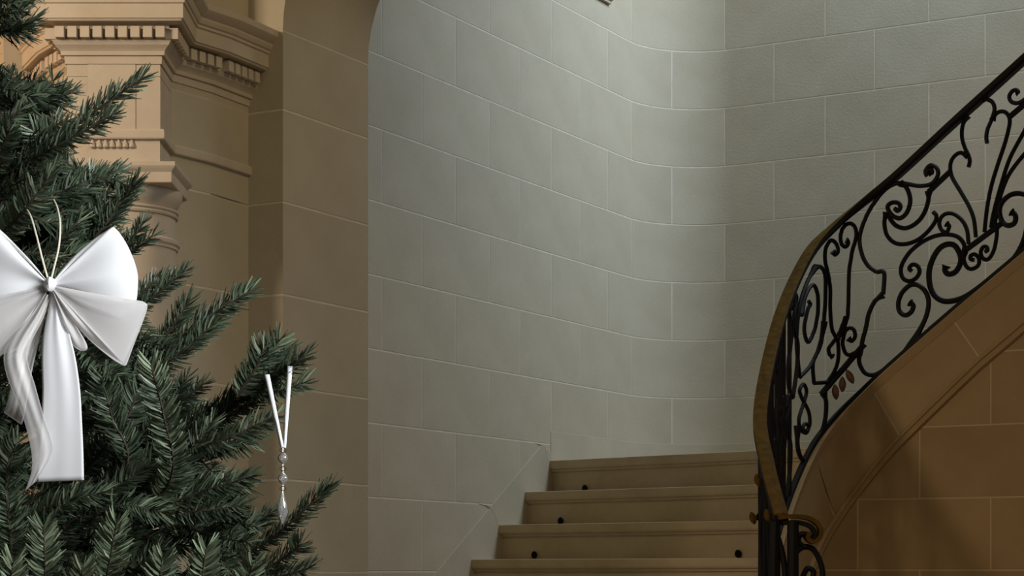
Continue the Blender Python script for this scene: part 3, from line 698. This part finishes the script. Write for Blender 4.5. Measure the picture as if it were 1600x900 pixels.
# fronds that face the camera along the bottom and the left
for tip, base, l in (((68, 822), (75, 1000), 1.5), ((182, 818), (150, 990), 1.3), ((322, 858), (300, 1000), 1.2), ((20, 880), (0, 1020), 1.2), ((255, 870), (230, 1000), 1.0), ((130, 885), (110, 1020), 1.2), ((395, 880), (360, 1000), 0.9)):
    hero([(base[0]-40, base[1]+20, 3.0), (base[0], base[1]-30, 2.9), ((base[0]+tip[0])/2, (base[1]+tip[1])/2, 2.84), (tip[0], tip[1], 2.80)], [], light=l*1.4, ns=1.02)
for m, l in (([(-60, 330, 3.1), (0, 300, 3.0), (40, 280, 2.95), (78, 262, 2.92)], 1.1), ([(-40, 420, 3.0), (0, 370, 2.95), (45, 320, 2.9), (82, 268, 2.88)], 1.2),
             ([(-70, 200, 3.1), (-30, 160, 3.05), (10, 140, 3.02), (45, 150, 3.0)], 0.6), ([(-60, 260, 3.1), (-20, 215, 3.0), (10, 190, 2.96), (30, 172, 2.95)], 1.2),
             ([(-60, 300, 3.1), (-10, 250, 3.0), (5, 225, 2.97), (15, 205, 2.95)], 1.1), ([(-40, 60, 3.05), (-20, 40, 3.0), (0, 25, 2.97), (34, 18, 2.95)], 0.8), ([(-60, 40, 3.1), (-30, 15, 3.0), (-5, 5, 2.97), (20, 4, 2.95)], 0.8),
             ([(40, 480, 3.15), (95, 420, 3.1), (105, 360, 3.08), (118, 300, 3.07)], 0.9), ([(60, 450, 3.12), (120, 400, 3.1), (150, 350, 3.09), (165, 318, 3.08)], 0.7),
             ([(20, 420, 3.2), (60, 360, 3.16), (85, 320, 3.15), (100, 285, 3.14)], 0.8),
             ([(20, 900, 3.0), (15, 820, 2.95), (10, 740, 2.92), (28, 690, 2.9)], 0.8), ([(-40, 800, 3.0), (-10, 760, 2.95), (20, 730, 2.92), (48, 720, 2.9)], 0.8),
             ([(150, 780, 3.06), (200, 720, 3.0), (175, 650, 2.98), (160, 590, 2.97)], 0.7), ([(180, 840, 3.05), (250, 780, 3.0), (290, 720, 2.98), (330, 660, 2.97)], 0.8),
             ([(60, 860, 3.0), (130, 800, 2.98), (170, 770, 2.96), (215, 740, 2.95)], 0.6),
             ([(0, 840, 3.0), (60, 800, 2.97), (110, 780, 2.95), (160, 770, 2.94)], 0.8), ([(-30, 880, 3.0), (30, 840, 2.97), (80, 810, 2.95), (120, 770, 2.94)], 0.7), ([(100, 840, 3.0), (160, 800, 2.96), (200, 790, 2.94), (250, 800, 2.93)], 0.8),
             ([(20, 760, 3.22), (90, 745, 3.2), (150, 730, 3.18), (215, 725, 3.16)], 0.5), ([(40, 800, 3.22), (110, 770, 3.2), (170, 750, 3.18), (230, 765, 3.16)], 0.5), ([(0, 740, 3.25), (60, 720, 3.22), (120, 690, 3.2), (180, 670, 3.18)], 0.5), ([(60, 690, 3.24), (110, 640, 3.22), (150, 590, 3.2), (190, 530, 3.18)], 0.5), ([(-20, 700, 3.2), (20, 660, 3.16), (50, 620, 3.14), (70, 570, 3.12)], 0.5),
             ([(90, 700, 3.1), (130, 650, 3.05), (160, 600, 3.03), (190, 560, 3.02)], 0.6), ([(130, 740, 3.08), (170, 690, 3.02), (200, 650, 3.0), (215, 610, 2.99)], 0.7)):
    hero(m, [], light=l)
# the dense inner crown
for i in range(95):
    zrel = -0.28+1.35*random.random()
    a = random.uniform(0, 2*math.pi)
    rz = 0.44*(1.40-zrel)
    lim = 0.66*rz; Lb = rz*random.uniform(0.55, 0.95)
    if math.sin(a) < -0.2: Lb = min(Lb, 0.36)            # towards the camera: keep behind the bow
    if math.cos(a) > 0: Lb = min(Lb, lim/max(0.15, math.cos(a)))
    if Lb < 0.08: continue
    dirv = Vector((math.cos(a), math.sin(a), 0))
    st_ = Vector((TX, TY, EYE+zrel-0.05)); en = st_+dirv*Lb+Vector((0, 0, 0.10*Lb+random.uniform(-0.03, 0.05)))
    mid = (st_+en)/2+Vector((0, 0, -0.015))
    m = [tuple(q) for q in catmull([tuple(st_), tuple(mid), tuple(en)], 6)]
    m2 = m[3:]
    sh = [(m2, 1.0, 0.8)]; wood = [(m, 0.006, 0.002)]
    side = Vector((-dirv.y, dirv.x, 0))
    for u in (0.38, 0.52, 0.66, 0.8):
        for sg in (-1, 1):
            b0 = Vector(m[int(u*(len(m)-1))]); l = Lb*(0.42*(1.05-u)+0.10)*random.uniform(0.8, 1.1)
            e0 = b0+(dirv*0.75+side*sg*0.75).normalized()*l+Vector((0, 0, random.uniform(-0.005, 0.03)))
            if (e0.x-TX) > 0.70*rz: continue
            q = [tuple(b0), tuple((b0+e0)/2+Vector((0, 0, -0.004))), tuple(e0)]; q = [tuple(c) for c in catmull(q, 4)]
            sh.append((q, 0.95, 0.8)); wood.append((q, 0.003, 0.0014))
    branch(sh, wood, dens=1200)

# shoots that close the crown inside its outline
OUT = [(-60, 110), (20, 125), (70, 190), (130, 235), (190, 300), (190, 420), (215, 520), (290, 540), (290, 640), (390, 640), (400, 710), (370, 790), (430, 850), (450, 960), (-60, 960)]
def inside(x, y):
    c = False; n = len(OUT)
    for i in range(n):
        x1, y1 = OUT[i]; x2, y2 = OUT[(i+1) % n]
        if (y1 > y) != (y2 > y) and x < (x2-x1)*(y-y1)/(y2-y1)+x1: c = not c
    return c
cnt = 0
while cnt < 62:
    bx_, by_ = random.uniform(-60, 400), random.uniform(150, 960)
    an = random.gauss(-0.35, 0.75); L_ = random.uniform(90, 150)
    tx_, ty_ = bx_+L_*math.cos(an), by_+L_*math.sin(an)
    if not (inside(bx_, by_) and inside(tx_, ty_)): continue
    bd_ = random.uniform(3.05, 3.22); td = bd_-random.uniform(0.0, 0.10)
    sides = []
    for sg in (-1, 1):
        a2 = an+sg*0.75; l2 = L_*random.uniform(0.5, 0.7); qx, qy = bx_+(tx_-bx_)*0.35, by_+(ty_-by_)*0.35
        ex, ey = qx+l2*math.cos(a2), qy+l2*math.sin(a2)
        if inside(ex, ey): sides.append([(qx, qy, bd_-0.02), ((qx+ex)/2, (qy+ey)/2+3, bd_-0.03), (ex, ey, td)])
    hero([(bx_, by_, bd_), ((bx_+tx_)/2, (by_+ty_)/2+5, (bd_+td)/2), (tx_, ty_, td)], sides, light=random.uniform(0.4, 1.3), dens=1500)
    cnt += 1

# ------------------------------------------------------------------ white bow
BD = 2.80
kn = np.array([79.0, 446.0])
bow = empty('bow', tuple(pt(79, 446, BD)), 'large white satin and organza bow hanging on the fir tree', 'bow')
def loop_mesh(outline, depth, bulge, pleat=0.006, npl=5, two=True, nu=18, ph=0.0, knot=kn, sub=6, smooth_edge=True):
    """folded ribbon loop: two sheets fanning out from the knot, gathered into pleats there"""
    o_ = catmull(outline, sub); nv = len(o_); V = []; Fc = []
    for side in ((1, -1) if two else (1,)):
        for j in range(nv):
            w_ = j/(nv-1)
            for i in range(nu+1):
                u = i/nu; e = o_[j]
                q = knot+(e-knot)*u
                bul = bulge*math.sin(math.pi*min(1, u*0.97+0.03))**0.7*math.sin(math.pi*min(1, max(0, w_)))**0.6
                x = 2*math.pi*npl*w_+ph
                fold = 0.55*math.sin(x)+0.45*math.sin(1.7*x+1.3*ph+0.6)
                pl = pleat*fold*(u**0.5)*(1-u)**0.7*1.7+0.0022*math.sin(7*u+5*w_+ph)*u
                V.append(tuple(pt(q[0], q[1], depth-side*bul-pl*side)))
    n = nu+1
    for s_ in range(2 if two else 1):
        o0 = s_*nv*n
        for j in range(nv-1):
            for i in range(nu):
                a = o0+j*n+i; f = (a, a+1, a+n+1, a+n); Fc.append(f if s_ == 0 else f[::-1])
    return V, Fc
def strip_mesh(lefts, rights, depth, wave=0.008, nw=2.0, nx=16, ph=0):
    l = catmull(lefts, 6); r = catmull(rights, 6); V = []; Fc = []
    for j in range(len(l)):
        for i in range(nx+1):
            u = i/nx; q = l[j]+(r[j]-l[j])*u; v = j/(len(l)-1)
            d = depth+wave*(math.cos(2*math.pi*nw*u+ph+v*1.2)+0.4*math.cos(2*math.pi*nw*2.3*u+1+ph))*max(0.12, (1-v)**1.5)-0.025*math.sin(math.pi*v*0.8)+0.003*v*math.cos(math.pi*u)
            V.append(tuple(pt(q[0], q[1], d)))
    n = nx+1
    for j in range(len(l)-1):
        for i in range(nx): a = j*n+i; Fc.append((a, a+n, a+n+1, a+1))
    return V, Fc
def cloth(name, mesh, m, label=None, th=0.0006):
    o = obj(name, *mesh, m, bow, smooth='all')
    md = o.modifiers.new('thickness', 'SOLIDIFY'); md.thickness = th
    if label: o['label'] = label
    return o
cloth('loop', loop_mesh([(85, 438), (100, 418), (122, 395), (148, 373), (166, 361), (176, 355), (181, 358), (188, 366), (199, 384), (210, 410), (215, 432), (214, 462), (209, 486), (203, 503), (180, 498), (150, 488), (118, 470), (90, 452)], BD-0.010, 0.014, pleat=0.008, npl=2.2), M_SATIN)
cloth('loop', loop_mesh([(73, 438), (54, 414), (30, 388), (4, 362), (-18, 345), (-28, 340), (-34, 344), (-46, 360), (-58, 392), (-64, 430), (-62, 462), (-50, 490), (-26, 488), (10, 480), (40, 466), (70, 452)], BD-0.010, 0.014, pleat=0.008, npl=2.2, ph=1.1), M_SATIN)
cloth('organza_loop', loop_mesh([(88, 448), (130, 458), (175, 472), (208, 476), (220, 471), (228, 474), (230, 480), (224, 500), (210, 536), (199, 566), (196, 571), (191, 570), (176, 561), (150, 540), (126, 516), (106, 488), (88, 460)], BD-0.022, 0.008, pleat=0.006, npl=2.6, ph=0.6), M_ORGANZA, 'sheer organza loop')
cloth('organza_loop', loop_mesh([(70, 448), (40, 456), (0, 468), (-40, 474), (-58, 474), (-64, 490), (-56, 520), (-36, 548), (-12, 562), (6, 552), (28, 524), (50, 494), (70, 460)], BD-0.022, 0.008, pleat=0.006, npl=2.6, ph=0.2), M_ORGANZA, 'sheer organza loop')
cloth('organza_loop', loop_mesh([(84, 462), (112, 500), (136, 540), (128, 548), (112, 536), (98, 500), (82, 466)], BD-0.020, 0.006, npl=2, ph=0.2), M_ORGANZA, 'sheer organza fold')
cloth('satin_tail', strip_mesh([(77, 455), (76, 480), (68, 520), (65, 560), (66, 610), (64, 660), (60, 705), (56, 753)], [(88, 455), (97, 480), (108, 520), (118, 560), (125, 610), (128, 660), (130, 705), (131, 750)], BD-0.012, wave=0.004, nw=1.0), M_SATIN)
cloth('organza_tail', strip_mesh([(70, 458), (44, 490), (18, 525), (6, 556), (12, 592), (32, 640), (46, 690), (50, 730), (40, 766)], [(78, 462), (66, 500), (48, 535), (42, 560), (54, 600), (68, 650), (82, 690), (80, 712), (56, 752)], BD-0.020, wave=0.006, nw=1.0), M_ORGANZA, 'sheer organza tail')
cloth('organza_tail', strip_mesh([(66, 462), (40, 520), (24, 570), (14, 620), (6, 645)], [(78, 465), (62, 530), (50, 580), (40, 640), (34, 664)], BD+0.005, wave=0.006, nw=1.5), M_ORGANZA, 'sheer organza tail')
# knot: a gathered band
V = []; Fc = []
for i in range(13):
    u = i/12; y = 434+u*22; rx = (2.5+6*math.sin(math.pi*u)**0.6)*BD/F
    for k in range(14):
        a = 2*math.pi*k/14; wv = 1+0.10*math.cos(a*5+u*2); c = pt(79, y, BD-0.024)
        V.append((c.x+rx*math.cos(a)*wv, c.y+0.016*math.sin(a)*wv*(0.7+0.5*math.sin(math.pi*u)), c.z))
for i in range(12):
    for k in range(14): a = i*14+k; b = i*14+(k+1) % 14; Fc.append((a, b, b+14, a+14))
Fc += [tuple(range(14)), tuple(12*14+13-k for k in range(14))]
obj('knot', V, Fc, M_SATIN, bow, smooth=True)
for q in ([(38, 322, 2.94), (48, 338, 2.86), (58, 372, 2.80), (66, 404, 2.78), (75, 436, 2.785)], [(84, 312, 2.92), (90, 326, 2.86), (94, 350, 2.81), (92, 385, 2.79), (84, 420, 2.785), (80, 436, 2.785)]):
    V, Fc = tube_mesh(pline(*q), 0.0013, 6); obj('hanging_cord', V, Fc, M_CORD, bow, smooth=True)

# ------------------------------------------------------------------ crystal pendant on a ribbon loop
CD = 2.90
pend = empty('crystal_pendant', tuple(pt(442, 818, CD)), 'clear crystal drop hanging from a white ribbon on the fir branch tip', 'ornament')
def ribbon_piece(a, b, w0, w1, d0_, d1_):
    V = []; Fc = []; n = 12
    for i in range(n+1):
        u = i/n; x = a[0]+(b[0]-a[0])*u; y = a[1]+(b[1]-a[1])*u; w_ = w0+(w1-w0)*u; d = d0_+(d1_-d0_)*u
        for e in (-1, 0, 1): p = pt(x+e*w_/2, y, d+(0.0 if e else -0.0012)); V.append(tuple(p))
    for i in range(n):
        for k in range(2): a_ = i*3+k; Fc.append((a_, a_+3, a_+4, a_+1))
    o = obj('ribbon', V, Fc, M_SATIN, pend, smooth=True); md = o.modifiers.new('thickness', 'SOLIDIFY'); md.thickness = 0.0006
ribbon_piece((417, 585), (441, 700), 8.5, 6, CD+0.02, CD)
ribbon_piece((453, 572), (444, 700), 8.5, 6, CD+0.03, CD+0.001)
def facet(cxp, prof, seg, m, name):
    """faceted solid: prof = (half width px, y px)"""
    V = []; Fc = []; u = CD/F
    for i, (r, y) in enumerate(prof):
        c = pt(cxp, y, CD)
        for k in range(seg):
            a = 2*math.pi*(k+0.5*(i % 2))/seg; V.append((c.x+r*u*math.cos(a), c.y+r*u*0.8*math.sin(a), c.z))
    for i in range(len(prof)-1):
        for k in range(seg):
            a = i*seg+k; a2 = i*seg+(k+1) % seg; b = a+seg; b2 = a2+seg
            if i % 2 == 0: Fc += [(a, b, a2), (a2, b, b2)]
            else: Fc += [(a, b, b2), (a, b2, a2)]
    Fc += [tuple(range(seg-1, -1, -1)), tuple((len(prof)-1)*seg+k for k in range(seg))]
    return obj(name, V, Fc, m, pend)
for y in (716, 748): facet(442, [(2, y+9), (6.5, y+5), (8, y), (6.5, y-5), (2, y-9)], 8, M_CRYSTAL, 'crystal_bead')
facet(441, [(1.2, 819), (6.5, 809), (9, 800), (7.5, 788), (4, 776), (2, 768)], 8, M_CRYSTAL, 'crystal_drop')
for y0, y1 in ((698, 708), (724, 740), (756, 770)):
    V, Fc = tube_mesh([tuple(pt(442, y0, CD)), tuple(pt(442, y1, CD))], 0.0009, 6); obj('wire_link', V, Fc, M_SILVER, pend)
    ym = (y0+y1)/2
    ring = [tuple(pt(442+5*math.cos(a), ym+3.5*math.sin(a), CD)) for a in np.linspace(0, 2*math.pi, 12)]
    V, Fc = tube_mesh(ring, 0.0011, 5); obj('wire_ring', V, Fc, M_SILVER, pend)
print('needles', BR[0], 'objects', len(bpy.data.objects))
